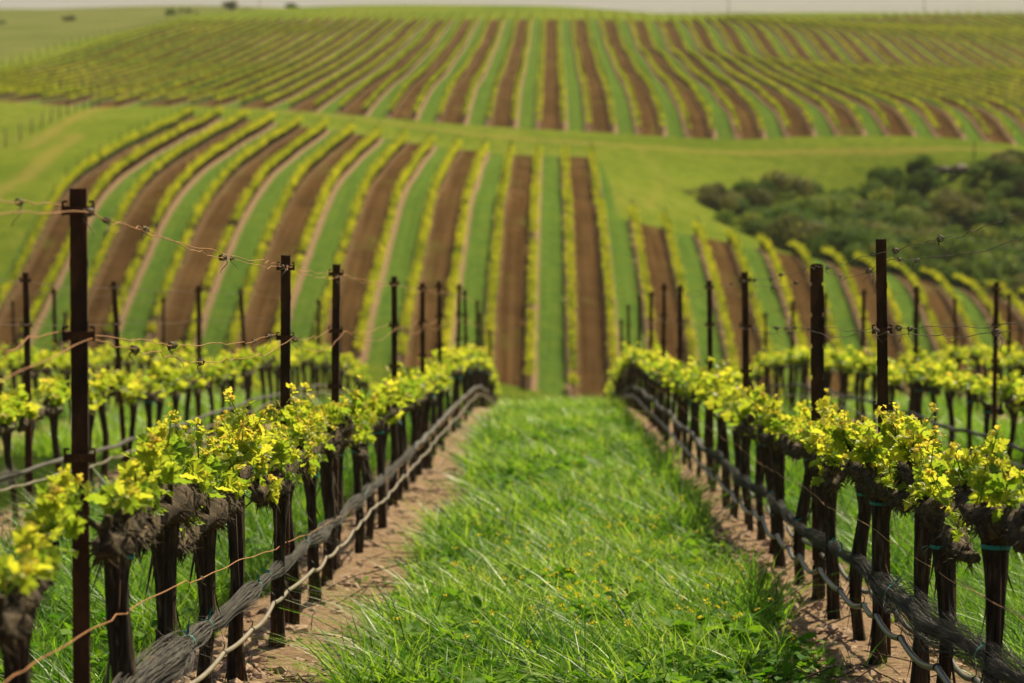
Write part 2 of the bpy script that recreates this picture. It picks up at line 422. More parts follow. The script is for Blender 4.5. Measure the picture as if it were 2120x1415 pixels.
def build_ground():
    ys = np.concatenate([np.arange(-40, 4, 4), np.arange(4, 70, .3), np.arange(70, 168, 2), np.arange(168, 310, .8), np.arange(310, 720, 3), np.geomspace(720, 9000, 40)])
    xs = np.concatenate([-np.geomspace(130, 6000, 24)[::-1], np.arange(-128, -64, 3), np.arange(-64, -9, .8), np.arange(-9, 9, .2), np.arange(9, 64, .8), np.arange(64, 130, 3), np.geomspace(130, 6000, 24)])
    X, Y = np.meshgrid(xs, ys)
    Z = ground_z(X, Y)
    # the raised, cloddy strip under each near row
    dr = np.abs(((X - ROW0) / SP + .5) % 1 - .5) * SP
    near = (Y < 72) & (np.abs(X) < 12)
    p = np.stack([X.ravel() * 6, Y.ravel() * 5, 0 * X.ravel()], -1)
    Z = Z + near * (.05 * np.exp(-(dr / .45) ** 2) + .018 * vnoise(p, 11).reshape(X.shape) * np.exp(-(dr / .6) ** 2))
    V = np.stack([X, Y, Z], -1).reshape(-1, 3)
    nx, ny = len(xs), len(ys)
    i = (np.arange(ny - 1)[:, None] * nx + np.arange(nx - 1)[None]).ravel()
    Q = np.stack([i, i + 1, i + nx + 1, i + nx], -1)
    me = mesh("ground", V, Q, mats=mat_ground())
    A = {}
    A["near_block"] = np.minimum(95 - Y, 40 - np.abs(X))
    A["mid_block"] = np.minimum.reduce([Y - MID_Y0, mid_end(X) - Y, X - MID_XL, MID_XR - X])
    A["far_block"] = np.minimum.reduce([Y - FAR_Y0, far_end(X) - Y, X - FAR_XL, 140 - X])
    tr = [[(-45, 299.5), (-22, 294), (-4, 291), (8, 290), (30, 291.5), (60, 292)], [(-43, 262), (-40.5, 238), (-39, 214), (-41, 196), (-44, 185)], [(9, 288), (10.5, 268), (8.5, 248)], [(-46, 250), (-45.3, 300)]]
    A["track"] = np.minimum.reduce([poly_dist(X, Y, t) + (.7 if k == 2 else 0) for k, t in enumerate(tr)])
    A["olive"] = np.where(Y > 300, np.minimum(-82 - X - np.clip((Y - 560) * -.02, 0, 5), Y - 300), -50) + np.where(Y > 655, 100 * sstep(655, 700, Y) * (X < -40), 0)
    for k, v in A.items():
        a = me.attributes.new(k, 'FLOAT', 'POINT')
        a.data.foreach_set("value", np.clip(v, -60, 60).astype(np.float32).ravel())
    return tag(obj("ground", me), kind="structure")
build_ground()

# far hazy ridges
def ridge(name, y0, x0, x1, base, hs, seed, mat):
    xs = np.linspace(x0, x1, 160)
    t = np.linspace(0, 1, 10)
    h = np.interp(xs, np.linspace(x0, x1, len(hs)), hs) + 5 * vnoise(np.stack([xs * .012, 0 * xs, 0 * xs], -1), seed) + 1.5 * vnoise(np.stack([xs * .06, 0 * xs, 0 * xs], -1), seed + 1)
    V = [(x, y0 + 900 * (tt - .5) * 2, base + max(hh, 0) * math.sin(math.pi * tt)) for tt in t for x, hh in zip(xs, h)]
    i = (np.arange(9)[:, None] * 160 + np.arange(159)[None]).ravel()
    tag(obj(name, mesh(name, V, np.stack([i, i + 1, i + 161, i + 160], -1), mats=mat)), kind="structure")
M_RIDGE = mat_solid("ridge_cover", [(.3, (.06, .075, .04)), (.7, (.13, .135, .075))], .01, None, 1)
ridge("hills", 9500, -300, 5000, -40, [60, 112, 122, 124, 112, 108, 118, 116, 112], 4, M_RIDGE)
ridge("hills", 7500, 900, 4600, -40, [50, 72, 88, 84, 76, 74], 9, M_RIDGE)

# ------------------------------------------------------------------ small shapes used over and over
def blades(mb, P, D, S, h, w, B, a, seg=3):
    """tapering ribbons: base P, direction D, side S, length h, width w, bend B (all per blade)"""
    M = len(P)
    tl = np.arange(seg) / seg
    prof = [.75, 1.0, .7, .45][:seg] if seg > 2 else [.9, .8][:seg]
    L = []
    for t, q in zip(tl, prof):
        c = P + D * (h * t)[:, None] + B * (h * t * t)[:, None]
        L += [c - S * (w * q * .5)[:, None], c + S * (w * q * .5)[:, None]]
    L.append(P + D * h[:, None] + B * h[:, None])
    n = 2 * seg + 1
    V = np.stack(L, 1).reshape(-1, 3)
    b = (np.arange(M) * n)[:, None]
    Q = np.vstack([b + np.array([[2 * k, 2 * k + 1, 2 * k + 3, 2 * k + 2]]) for k in range(seg - 1)]) if seg > 1 else None
    T = b + np.array([[2 * seg - 2, 2 * seg - 1, 2 * seg]])
    mb.add(V, Q, T, np.repeat(a, n))

_half = [(0, -.02), (.20, -.13), (.40, -.06), (.50, .14), (.43, .25), (.60, .44), (.56, .56), (.42, .58), (.33, .60), (.36, .76), (.22, .82), (.12, .92), (0, 1.04)]
def _leafbase(half, cz=(0, .38)):
    pts = half + [(-x, y) for x, y in half[-2:0:-1]]
    V = [(cz[0], cz[1], .0)] + [(x, y, 0) for x, y in pts]
    V = np.array(V, float)
    V[:, 2] = .34 * np.abs(V[:, 0]) - .30 * np.maximum(V[:, 1] - .35, 0) ** 2 - .5 * np.maximum(np.abs(V[:, 0]) - .3, 0)
    k = len(pts)
    T = [(0, 1 + i, 1 + (i + 1) % k) for i in range(k)]
    return V, np.array(T)
LEAF_HI = _leafbase(_half)
LEAF_LO = _leafbase([(0, 0), (.42, -.05), (.55, .48), (.30, .62), (0, 1.0)])
OVAL = _leafbase([(0, 0), (.30, .15), (.42, .5), (.28, .85), (0, 1.0)])

def rand_dirs(m, up=0.0, r=rng):
    v = r.normal(size=(m, 3))
    v = unit(v)
    v[:, 2] += up
    return unit(v)

# ------------------------------------------------------------------ grapevines
def vine_meshes(seed, hi=True, lush=1.0):
    r = np.random.default_rng(seed)
    # trunk, with a leaning, twisting, ridged bark
    tr = MB()
    nr, k = (26, 16) if hi else (9, 7)
    t = np.linspace(0, 1, nr)
    H = .76 + r.uniform(-.03, .03)
    ph = r.uniform(0, 6.28, 4)
    px = .018 * np.sin(2.2 * t + ph[0]) * np.sin(math.pi * np.minimum(t + .15, 1)) + .010 * np.sin(7 * t + ph[1])
    py = .022 * np.sin(2.6 * t + ph[2]) * t + .010 * np.sin(6 * t + ph[3])
    path = np.stack([px, py, -.06 + (H + .06) * t], -1)
    rad = .026 + .010 * np.exp(-t * 9) + .016 * np.exp(-((t - 1) / .13) ** 2) + .003 * np.sin(9 * t + ph[1])
    th = np.arange(k) / k * 6.283
    A, Tt = np.meshgrid(th, t)
    jit = 1 + .16 * np.sin(3 * A + 2.5 * Tt + ph[0]) * .6 + .12 * np.sin(7 * A + 5 * Tt + ph[1]) + .10 * vnoise(np.stack([np.cos(A) * 3, np.sin(A) * 3, Tt * 9], -1).reshape(-1, 3), seed).reshape(A.shape)
    tr.tube(path, rad, k, 0.4, jit=jit)
    if hi:  # peeling bark strips
        m = 26
        tt = r.uniform(.12, .98, m)
        an = r.uniform(0, 6.28, m)
        rr = np.interp(tt, t, rad) * 1.05
        P = np.stack([np.interp(tt, t, path[:, 0]) + rr * np.cos(an), np.interp(tt, t, path[:, 1]) + rr * np.sin(an), np.interp(tt, t, path[:, 2])], -1)
        out = np.stack([np.cos(an), np.sin(an), 0 * an], -1)
        S = np.stack([-np.sin(an), np.cos(an), 0 * an], -1)
        D = unit(np.array([0, 0, -1.0]) + out * r.uniform(.0, .25, m)[:, None])
        blades(tr, P, D, S, r.uniform(.05, .19, m), r.uniform(.005, .014, m), out * r.uniform(-.05, .35, m)[:, None], np.full(m, .5), 3)
    # cordon: knobbly arms along the row with spurs and hanging shreds
    co = MB()
    nc, kc = (40, 12) if hi else (14, 7)
    y = np.linspace(-.58, .58, nc)
    cp = np.stack([.02 * np.sin(y * 5 + ph[2]) + .012 * vnoise(np.stack([y * 9, 0 * y, 0 * y], -1), seed + 5), y, H + .012 + .018 * np.sin(y * 7 + ph[0]) + .012 * np.abs(y)], -1)
    cr = .034 + .016 * vnoise(np.stack([y * 13, 0 * y + 3, 0 * y], -1), seed + 2) + .016 * np.exp(-(y / .07) ** 2)
    cr = np.maximum(cr, .020) * np.interp(np.abs(y), [0, .4, .58], [1.1, 1, .55])
    A, Yc = np.meshgrid(np.arange(kc) / kc * 6.283, y)
    jit = 1 + .28 * vnoise(np.stack([np.cos(A) * 2, np.sin(A) * 2, Yc * 22], -1).reshape(-1, 3), seed + 3).reshape(A.shape)
    co.tube(cp, cr, kc, .5, jit=jit)
    spurs = np.sort(np.concatenate([np.linspace(-.5, .5, 7) + r.uniform(-.06, .06, 7)]))
    tips = []
    for s in spurs:
        c = np.array([np.interp(s, y, cp[:, 0]), s, np.interp(s, y, cp[:, 2])])
        d = unit(np.array([r.normal(0, .35), r.normal(0, .3), 1.0]))
        L = r.uniform(.035, .09)
        q = c + d * np.linspace(0, L, 5)[:, None] + r.normal(0, .004, (5, 3))
        co.tube(q, np.linspace(.026, .011, 5) * r.uniform(.8, 1.25), 7 if hi else 5, .4, jit=1 + .25 * r.uniform(-1, 1, (5, 7 if hi else 5)))
        tips.append(q[-1])
        if r.random() < .55:
            d2 = unit(d + r.normal(0, .6, 3))
            q2 = q[2] + d2 * np.linspace(0, L * 1.1, 4)[:, None]
            co.tube(q2, np.linspace(.010, .0065, 4), 5, .4)
            tips.append(q2[-1])
    if hi:
        m = 620
        yy = r.uniform(-.55, .55, m); an = r.uniform(0, 6.28, m)
        rr = np.interp(yy, y, cr) * r.uniform(.9, 1.15, m)
        out = np.stack([np.cos(an), 0 * an, np.sin(an)], -1)
        P = np.stack([np.interp(yy, y, cp[:, 0]), yy, np.interp(yy, y, cp[:, 2])], -1) + out * rr[:, None]
        D = unit(out * .5 + r.normal(0, .5, (m, 3)) + np.array([0, 0, -.5]))
        S = unit(np.cross(D, out) + 1e-3)
        blades(co, P, D, S, r.uniform(.010, .040, m), r.uniform(.003, .010, m), r.normal(0, .3, (m, 3)) + np.array([0, 0, -.3]), np.full(m, .6), 2)
    # foliage: short green shoots with young leaves
    fo = MB()
    ns = int((24 if hi else 27) * lush)
    for i in range(ns):
        b = tips[i % len(tips)] + r.normal(0, .012, 3) if r.random() < .88 else np.array([r.normal(0, .03), r.uniform(-.55, .55), H + r.uniform(-.02, .04)])
        L = r.uniform(.03, .125) * (1.0 if r.random() < .8 else 1.7)
        d = unit(np.array([r.normal(0, .42), r.normal(0, .36), r.uniform(.6, 1.2)]))
        q = b + d * np.linspace(0, L, 6)[:, None] + np.array([0, 0, .12]) * (np.linspace(0, 1, 6) ** 2 * L)[:, None]
        if hi: fo.tube(q, np.linspace(.0035, .0018, 6), 5, .25)
        nl = int(5 + L * 40) if hi else int(4 + L * 16)
        f = np.sort(r.uniform(.08, 1, nl))
        P0 = np.stack([np.interp(f, np.linspace(0, 1, 6), q[:, j]) for j in range(3)], -1)
        az = np.arange(nl) * 2.4 + r.uniform(0, 6.28) + r.normal(0, .5, nl)
        outv = np.stack([np.cos(az), np.sin(az), r.uniform(-.1, .7, nl)], -1)
        pet = np.interp(f, [0, .5, 1], [.028, .030, .006]) * r.uniform(.5, 1.4, nl)
        P = P0 + unit(outv) * pet[:, None]
        low = H + r.uniform(.0, .06, nl) - (r.random(nl) < .10) * r.uniform(0, .15, nl)
        P[:, 2] = np.maximum(P[:, 2], low - .02)
        size = np.interp(f, [0, .45, .8, 1], [.036, .046, .032, .017]) * r.uniform(.55, 1.45, nl)
        if not hi: size *= 1.6
        nrm = unit(np.array([0, 0, .8]) + r.normal(0, .75, (nl, 3)) - .25 * outv)
        X, Y, Z = frames(nrm, outv + r.normal(0, .35, (nl, 3)))
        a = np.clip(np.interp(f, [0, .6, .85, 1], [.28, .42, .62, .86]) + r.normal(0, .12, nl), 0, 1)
        bV, bT = LEAF_HI if hi else LEAF_LO
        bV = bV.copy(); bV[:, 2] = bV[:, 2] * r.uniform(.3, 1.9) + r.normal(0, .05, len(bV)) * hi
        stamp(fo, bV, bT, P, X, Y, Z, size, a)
        if hi:
            S = unit(np.cross(outv, [0, 0, 1.0]) + 1e-3)
            blades(fo, P0, unit(P - P0), S, np.linalg.norm(P - P0, axis=1) + .004, np.full(nl, .0026), np.zeros((nl, 3)), np.full(nl, .3), 2)
            # bud cluster at the tip
            m = 7
            P = q[-1] + r.normal(0, .007, (m, 3))
            X, Y, Z = frames(rand_dirs(m, .2, r), rand_dirs(m, .5, r))
            stamp(fo, LEAF_LO[0], LEAF_LO[1], P, X, Y, Z, r.uniform(.008, .018, m), r.uniform(.8, 1, m))
    sfx = "" 
    tm = tr.mesh("trunk", M_BARK); cm = co.mesh("cordon", M_SHAG); fm = fo.mesh("foliage", M_LEAF, smooth=False)
    # teal tie round the trunk head
    ti = MB()
    a = np.linspace(0, 6.28, 15)
    z0 = H - .06
    rr = np.interp(z0 / H, t, rad) * 1.22
    cx, cy = np.interp(z0 / H, t, path[:, 0]), np.interp(z0 / H, t, path[:, 1])
    V = [(cx + rr * math.cos(q), cy + rr * math.sin(q), z0 + dz) for dz in (-.006, .006) for q in a]
    ti.add(V, [[i, i + 1, i + 16, i + 15] for i in range(14)])
    P = np.array([[cx + rr, cy, z0]] * 2); D = unit(np.array([[.8, .5, .3], [.6, -.7, -.6]]))
    blades(ti, P, D, unit(np.cross(D, [0, 0, 1.0])), np.array([.045, .05]), np.array([.008, .008]), np.array([[0, 0, -.4], [0, .2, -.3]]), np.full(2, .5), 3)
    return dict(trunk=tm, cordon=cm, foliage=fm, tie=ti.mesh("tie", M_TEAL))

HI = [vine_meshes(100 + i, True, (.6, .9, 1.2, .7, 1.05, .8, 1.3)[i]) for i in range(7)]
LO = [vine_meshes(200 + i, False, (1.0, 1.25, .85, 1.1, 1.3)[i]) for i in range(5)]

ROW_X = {-3: ROW0 - 3 * SP + 0, -2: -3.75 - SP, -1: -3.75, 0: -1.2, 1: 1.35, 2: 3.9, 3: 6.45, 4: 9.0}
ROW_X[-3] = -8.85
ROW_NAME = {0: "pale-hose row", 1: "looping-grey-hose row", -1: "second pale-hose-side row", 2: "second grey-hose-side row",
            -2: "third pale-hose-side row", 3: "third grey-hose-side row", -3: "fourth pale-hose-side row", 4: "fourth grey-hose-side row"}
_U1 = "zeroth first second third fourth fifth sixth seventh eighth ninth tenth eleventh twelfth thirteenth fourteenth fifteenth sixteenth seventeenth eighteenth nineteenth".split()
ORD = _U1 + [w if k == 0 else f"{t}-{_U1[k]}" for t, w in (("twenty", "twentieth"), ("thirty", "thirtieth"), ("forty", "fortieth"), ("fifty", "fiftieth"), ("sixty", "sixtieth"), ("seventy", "seventieth"), ("eighty", "eightieth")) for k in range(10)]
POST_Y = {0: [7.35, 13.1, 16.25, 22.1, 27.0, 31.6, 36.9, 41.9, 47.0, 52.0, 57.0], 1: [11.82, 14.7, 20.1, 24.5, 30.2, 34.5, 38.9, 43.8, 49.0, 54.0],
          -1: [20.6, 25.3, 30.6, 35.8, 41.0, 46.4, 51.5], 2: [25.3, 30.7, 36.0, 41.2, 46.5, 52.0], -2: [36.6, 41.6, 46.7, 52], 3: [40.5, 45.8, 51.0], -3: [47.5, 52.5], 4: [55.5]}
def stake_mesh():
    mb = MB()
    mb.tube(np.array([[.005, .036, -.05], [.0, .034, .4], [.003, .031, .80]]), .0055, 6)
    return mb.mesh("training_stake", M_RUST)
STAKE = stake_mesh()
RST = random.Random(3)
def place_vine(kit, x, y, rz, sc, label, group, tie):
    root = empty("grapevine", (x, y, float(ground_z(x, y)[0])), rz)
    root.scale = (sc, 1.0, sc * (1.07 if y < 9.2 else 1.0))
    root.rotation_euler = (random.gauss(0, .015), random.gauss(0, .03), rz)
    tag(root, label, "grapevine", group)
    for part in ("trunk", "cordon", "foliage") + (("tie",) if tie else ()):
        obj(part, kit[part], root)
    if y < 24 and abs(x) < 2 and RST.random() < .6: obj("training_stake", STAKE, root)
    return root

def vine_row(row, ys):
    x = ROW_X[row]
    posts = POST_Y[row]
    cnt = {}
    for i, y in enumerate(ys):
        hi = abs(row) <= 1 and row in (0, 1) and y < 19
        k = random.randrange(7)
        if row == 0 and y < 9: k = (0, 3)[y > 8]
        if row == 0 and 10 < y < 13: k = (2, 6)[i % 2]
        if row == 1 and 10.3 < y < 12.2: k = 6
        kit = HI[k] if hi else LO[random.randrange(5)]
        pi = sum(1 for p in posts if p < y)
        cnt[pi] = cnt.get(pi, 0) + 1
        nm = ROW_NAME[row]
        if pi == 0: lab = f"grapevine in the {nm}, {ORD[cnt[pi]]} trunk before its first post"
        else: lab = f"grapevine in the {nm}, {ORD[cnt[pi]]} trunk beyond its {ORD[pi]} post"
        lab = lab.replace(" behind the", " behind") if len(lab.split()) > 15 else lab
        place_vine(kit, x + random.gauss(0, .02), y, random.choice((0, math.pi)) + random.gauss(0, .06), random.uniform(.94, 1.08), lab, "young-leaved grapevines trained along the trellis", random.random() < (.5 if hi else .35))

def spaced(a, b, s):
    ys = np.arange(a, b, s)
    return list(ys + np.array([random.gauss(0, .06) for _ in ys]))
vine_row(0, [5.3, 6.43, 7.74, 8.83, 9.86, 11.0, 12.1, 13.2] + spaced(14.25, 64, 1.1))
vine_row(1, [7.55, 8.57, 9.64, 10.6, 11.6, 12.6, 13.5] + spaced(14.5, 64, 1.05))
vine_row(-1, spaced(19.8, 68, 1.1))
vine_row(2, spaced(22.5, 66, 1.1))
vine_row(-2, spaced(32, 62, 1.1))
vine_row(3, spaced(37, 62, 1.1))
vine_row(-3, spaced(45, 60, 1.1))
vine_row(4, spaced(52, 62, 1.1))

# ------------------------------------------------------------------ steel posts with wire clips
def extrude(mb, pts, z0, z1, a=.5):
    k = len(pts)
    V = [(x, y, z0) for x, y in pts] + [(x, y, z1) for x, y in pts]
    mb.add(V, [[i, (i + 1) % k, k + (i + 1) % k, k + i] for i in range(k)], a=a)

def post_mesh(wide):
    mb = MB()
    if not wide:
        c = [(-.0215, -.014), (.0215, -.014), (.0215, .016), (.012, .016), (.012, .011), (.0165, .011), (.0165, -.009), (.006, -.009), (.004, -.004), (-.004, -.004), (-.006, -.009), (-.0165, -.009), (-.0165, .011), (-.012, .011), (-.012, .016), (-.0215, .016)]
        extrude(mb, c, -.1, 1.83)
        mb.box((0, .0, 1.826), (.0205, .012, .003))
        for z in np.arange(.2, 1.8, .16):
            for s in (-1, 1): mb.box((s * .0222, .004, z), (.0012, .005, .011))
    else:
        extrude(mb, [(-.026, -.010), (.026, -.010), (.026, -.006), (.012, -.006), (.009, .010), (-.009, .010), (-.012, -.006), (-.026, -.006)], -.1, 1.79)
        cuts = [-.1, .25, .41, .57, .73, .89, 1.05, 1.21, 1.37, 1.53, 1.69, 1.79]
        for z0, z1 in zip(cuts[:-1], cuts[1:]):
            for s in (-1, 1): mb.box((s * .0298, -.008, (z0 + z1) / 2), (.0037, .0035, (z1 - z0) / 2 - (.011 if z1 < 1.79 else .006)))
    return mb.mesh("post_shaft", M_RUST, smooth=False)
def clip_mesh():
    mb = MB()
    mb.box((0, -.017, 0), (.036, .0025, .011))
    for s in (-1, 1):
        mb.box((s * .0385, -.012, .006), (.0025, .008, .019))
        mb.box((s * .034, -.006, .022), (.007, .002, .003))
        mb.box((s * .034, -.004, -.006), (.006, .002, .005))
    return mb.mesh("wire_clip", M_RUST, smooth=False)
SHAFT, SHAFTW, CLIP = post_mesh(False), post_mesh(True), clip_mesh()
SINK = {(0, 7.35): .067, (0, 13.1): .065, (0, 16.25): .03, (1, 11.82): .035, (1, 14.7): .02, (0, 1.0): .24, (1, 7.0): .02}     # how much deeper a post is driven
def trellis_post(x, y, label, group, wide=False, clips=(1.775, 1.455, 1.14), lean=(0, 0), hs=1.0, sink=0.0):
    r = empty("trellis_post", (x, y, float(ground_z(x, y)[0]) - sink), random.gauss(0, .05))
    r.rotation_euler = (lean[0], lean[1], r.rotation_euler[2])
    r.scale = (1, 1, hs)
    tag(r, label, "trellis post", group)
    obj("post_shaft", SHAFTW if wide else SHAFT, r)
    for z in clips: obj("wire_clip", CLIP, r, (0, 0, z))
HERO = {(0, 1): "tall rusty post cutting the frame, wire clips at top, middle and low", (0, 2): "rusty post rising from the thick leaf clump of the pale-hose row", (1, 1): "rusty post wrapped in curled dry tendrils beside the looping grey hose",
        (1, 2): "wider rusty post with slotted edges and no clips in looping-grey-hose row"}
for row, ys in POST_Y.items():
    for i, y in enumerate(ys):
        lab = HERO.get((row, i + 1), f"dark rusty post, {ORD[i + 1]} from the camera end of the {ROW_NAME[row]}")
        lean = {(0, 0): (0, .009), (0, 1): (0, .013), (0, 2): (0, .017), (0, 3): (0, .002), (1, 0): (0, -.025), (1, 1): (0, -.018), (1, 2): (0, -.02), (1, 3): (0, -.019), (-1, 0): (0, 0), (-1, 1): (0, -.045), (-1, 3): (.03, -.05)}.get((row, i), (random.gauss(0, .008), random.gauss(0, .012)))
        hs = {(0, 5): 1.03, (0, 6): 1.04, (0, 7): 1.03, (1, 5): 1.03}.get((row, i), 1.0)
        dx = {(0, 0): -.017, (0, 1): -.024, (0, 2): -.035, (1, 0): .044, (1, 1): .034, (1, 2): .036, (1, 3): .03}.get((row, i), 0)
        trellis_post(ROW_X[row] + dx, y, lab, "rusty steel posts of the trellis", wide=(row, i) == (1, 1), clips=() if (row, i) == (1, 1) else ((1.455, 1.14) if (row, i) == (1, 0) else (1.775, 1.455, 1.14)), lean=lean, hs=hs, sink=SINK.get((row, y), 0))

# ------------------------------------------------------------------ wires with dried tendrils
def gz1(x, y): return ground_z(np.full(len(y), x), y)
def tendril_mesh(seed):
    r = np.random.default_rng(seed)
    mb = MB()
    n = 26
    t = np.linspace(0, 1, n)
    c = np.stack([.010 * np.cos(t * 26), .03 * (t - .5), .010 * np.sin(t * 26)], -1) + r.normal(0, .0016, (n, 3))
    mb.tube(c, .0021, 5)
    for _ in range(r.integers(1, 3)):
        d = unit(np.array([r.normal(0, .5), r.normal(0, .6), -1.0]))
        L = r.uniform(.03, .085)
        q = d * np.linspace(0, L, 8)[:, None] + np.stack([.012 * np.sin(np.linspace(0, 5, 8)), .012 * np.cos(np.linspace(0, 4, 8)), np.zeros(8)], -1)
        mb.tube(q, np.linspace(.0019, .0010, 8), 4)
    return mb.mesh("dried_tendril", M_TEND)
TEND = [tendril_mesh(40 + i) for i in range(6)]
def wire(row, xo, h_of, y0, y1, label, mat, r=.0014, sag=.02, ntend=0, kink=.006, step=.13, tend_to=16):
    x = ROW_X[row] + xo
    y = np.arange(y0, y1, step)
    if callable(h_of): h = h_of(y)
    else: h = np.full(len(y), h_of)
    posts = np.array([{0: 1.0, 1: 2.2}.get(row, y0 - 2)] + ([7.0] if row == 1 else []) + POST_Y[row] + [y1 + 2], float)
    i = np.clip(np.searchsorted(posts, y) - 1, 0, len(posts) - 2)
    f = (y - posts[i]) / (posts[i + 1] - posts[i])
    # wires span straight from post to post and sag a little between
    zp = ground_z(np.full(len(posts), x), posts) - np.array([SINK.get((row, round(float(q), 2)), 0) for q in posts]) * (h[0] > 1)
    z = zp[i] * (1 - f) + zp[i + 1] * f + h - sag * 4 * f * (1 - f)
    rr = np.random.default_rng(int(abs(row) * 100 + h[0] * 1000 + (xo > 0)))
    k = np.zeros(len(y)); kx = np.zeros(len(y))
    for _ in range(int(len(y) / 7)):
        j = rr.integers(1, len(y) - 2)
        s = rr.normal(0, kink)
        k[j] += s; k[j + 1] -= s * .8; kx[j] += rr.normal(0, kink * .7)
    z = z + k + .004 * np.sin(y * 3.1 + row) + .003 * np.sin(y * 7.3)
    p = np.stack([x + kx + .004 * np.sin(y * 2.3), y, z], -1)
    mb = MB()
    mb.tube(p, r, 5)
    o = tag(obj("trellis_wire", mb.mesh("trellis_wire", mat)), label, "wire", "trellis wires")
    for q in range(ntend):
        yy = rr.uniform(max(y0, 6.5 if row == 0 else 8.2), tend_to)
        t = obj("dried_tendril", TEND[rr.integers(6)], o, (np.interp(yy, y, p[:, 0]), yy, np.interp(yy, y, p[:, 2])))
        t.rotation_euler = (0, 0, rr.choice([0, math.pi]) + rr.normal(0, .3))
        t.scale = [rr.uniform(.6, 1.1)] * 3
    return o
wire(0, -.036, 1.79, 2, 66, "upper copper-brown wire on outer side of the pale-hose row posts", M_WIRE, ntend=5)
wire(0, .036, 1.772, 2, 66, "upper copper-brown wire on lane side of the pale-hose row posts", M_WIRE, ntend=6, sag=.035)
wire(0, -.036, 1.47, 2, 66, "middle copper wire on outer side of the pale-hose row posts", M_WIRE, ntend=3, sag=.045)
wire(0, .036, 1.452, 2, 66, "sagging middle copper wire on lane side of the pale-hose row posts", M_WIRE, ntend=4, sag=.085)
wire(0, .055, lambda y: np.interp(y, [2, 8.3, 13, 16, 25, 70], [.72, .63, .47, .39, .36, .34]), 2, 66, "low orange wire slanting past trunks of the pale-hose row above netting", M_WIRE, r=.002, ntend=2, sag=0)
wire(1, -.036, 1.77, 3, 66, "upper dark wire with dry curls on lane side of the looping-grey-hose row", M_WIREDK, ntend=9, tend_to=22, sag=.02)
wire(1, .036, 1.75, 3, 66, "upper dark wire on outer side of the looping-grey-hose row posts", M_WIREDK, ntend=8, tend_to=22, sag=.05)
wire(1, -.036, 1.452, 3, 66, "middle dark wire on lane side of the looping-grey-hose row posts", M_WIREDK, ntend=7, tend_to=20, sag=.03)
wire(1, .036, 1.468, 3, 66, "middle dark wire on outer side of the looping-grey-hose row posts", M_WIREDK, ntend=5, tend_to=18, sag=.015)
wire(1, -.05, .62, 3, 66, "low copper wire on lane side of the looping-grey-hose row trunks", M_WIRE, sag=.02, ntend=1)
wire(1, .05, .60, 3, 66, "low copper wire behind the looping-grey-hose row trunks", M_WIREDK, sag=.05)
for row in (-1, 2, -2, 3):
    y0 = POST_Y[row][0] - 8
    wire(row, -.036, 1.77, y0, 62, f"upper wire strung between posts of the {ROW_NAME[row]}", M_WIREDK, step=.3, r=.0025)
    wire(row, .036, 1.46, y0, 62, f"middle wire strung between posts of the {ROW_NAME[row]}", M_WIREDK, step=.3, r=.0025)

# ------------------------------------------------------------------ drip hoses and rolled bird nets
def hose(row, xo, h, y0, y1, label, mat, sag, seed, r=.0085, nb=22, rough=.012):
    x = ROW_X[row] + xo
    rr = np.random.default_rng(seed)
    hang = [y0]
    while hang[-1] < y1: hang.append(hang[-1] + rr.uniform(.6, 1.25))
    hang = np.array(hang)
    hz = h + rr.normal(0, rough, len(hang)); hx = rr.normal(0, .009, len(hang)); sg = sag * rr.uniform(.3, 1.4, len(hang))
    y = np.concatenate([np.arange(y0, 26, .05), np.arange(26, y1, .15)])
    i = np.clip(np.searchsorted(hang, y) - 1, 0, len(hang) - 2)
    f = (y - hang[i]) / (hang[i + 1] - hang[i])
    z = hz[i] * (1 - f) + hz[i + 1] * f - sg[i] * np.sin(np.pi * f) ** .8
    p = np.stack([x + hx[i] * (1 - f) + hx[i + 1] * f, y, gz1(x, y) + z], -1)
    mb = MB()
    mb.tube(p, r, 9)
    o = tag(obj("drip_hose", mb.mesh("drip_hose", mat)), label, "drip hose", "drip irrigation hoses")
    for j in range(1, min(nb, len(hang) - 1)):
        if hang[j] < y0 + .5: continue
        m = MB()
        yy = hang[j]
        c = np.array([np.interp(yy, y, p[:, k]) for k in range(3)])
        d = unit(np.array([np.interp(yy + .03, y, p[:, k]) for k in range(3)]) - c)
        m.tube(np.stack([-d * .006, d * .006]), r * 1.28, 10)
        m.tube(np.array([[0, 0, r], [.004, .004, r + .02], [-.01, .01, r + .034]]), .002, 4)
        obj("hose_band", m.mesh("hose_band", M_BAND), o, c)
    return o
hose(0, .075, .285, 3, 64, "pale kinked drip hose hung along the lane side of pale-hose row", M_HOSE, .020, 1, rough=.010)
hose(1, -.075, .285, 5, 64, "grey drip hose hanging in loops along the lane side of its row", M_HOSEDK, .042, 2, r=.0115)
hose(1, .03, .30, 6, 16, "second grey drip hose crossing behind the looping one near posts", M_HOSEDK, .03, 5, r=.010, nb=4)
hose(-1, .07, .33, 19, 62, "blurred pale drip hose on second row behind the pale-hose row", M_HOSE, .02, 3, nb=0)
hose(2, -.07, .30, 22, 62, "blurred dark drip hose on second row behind the looping-grey-hose row", M_HOSEDK, .02, 4, nb=0)

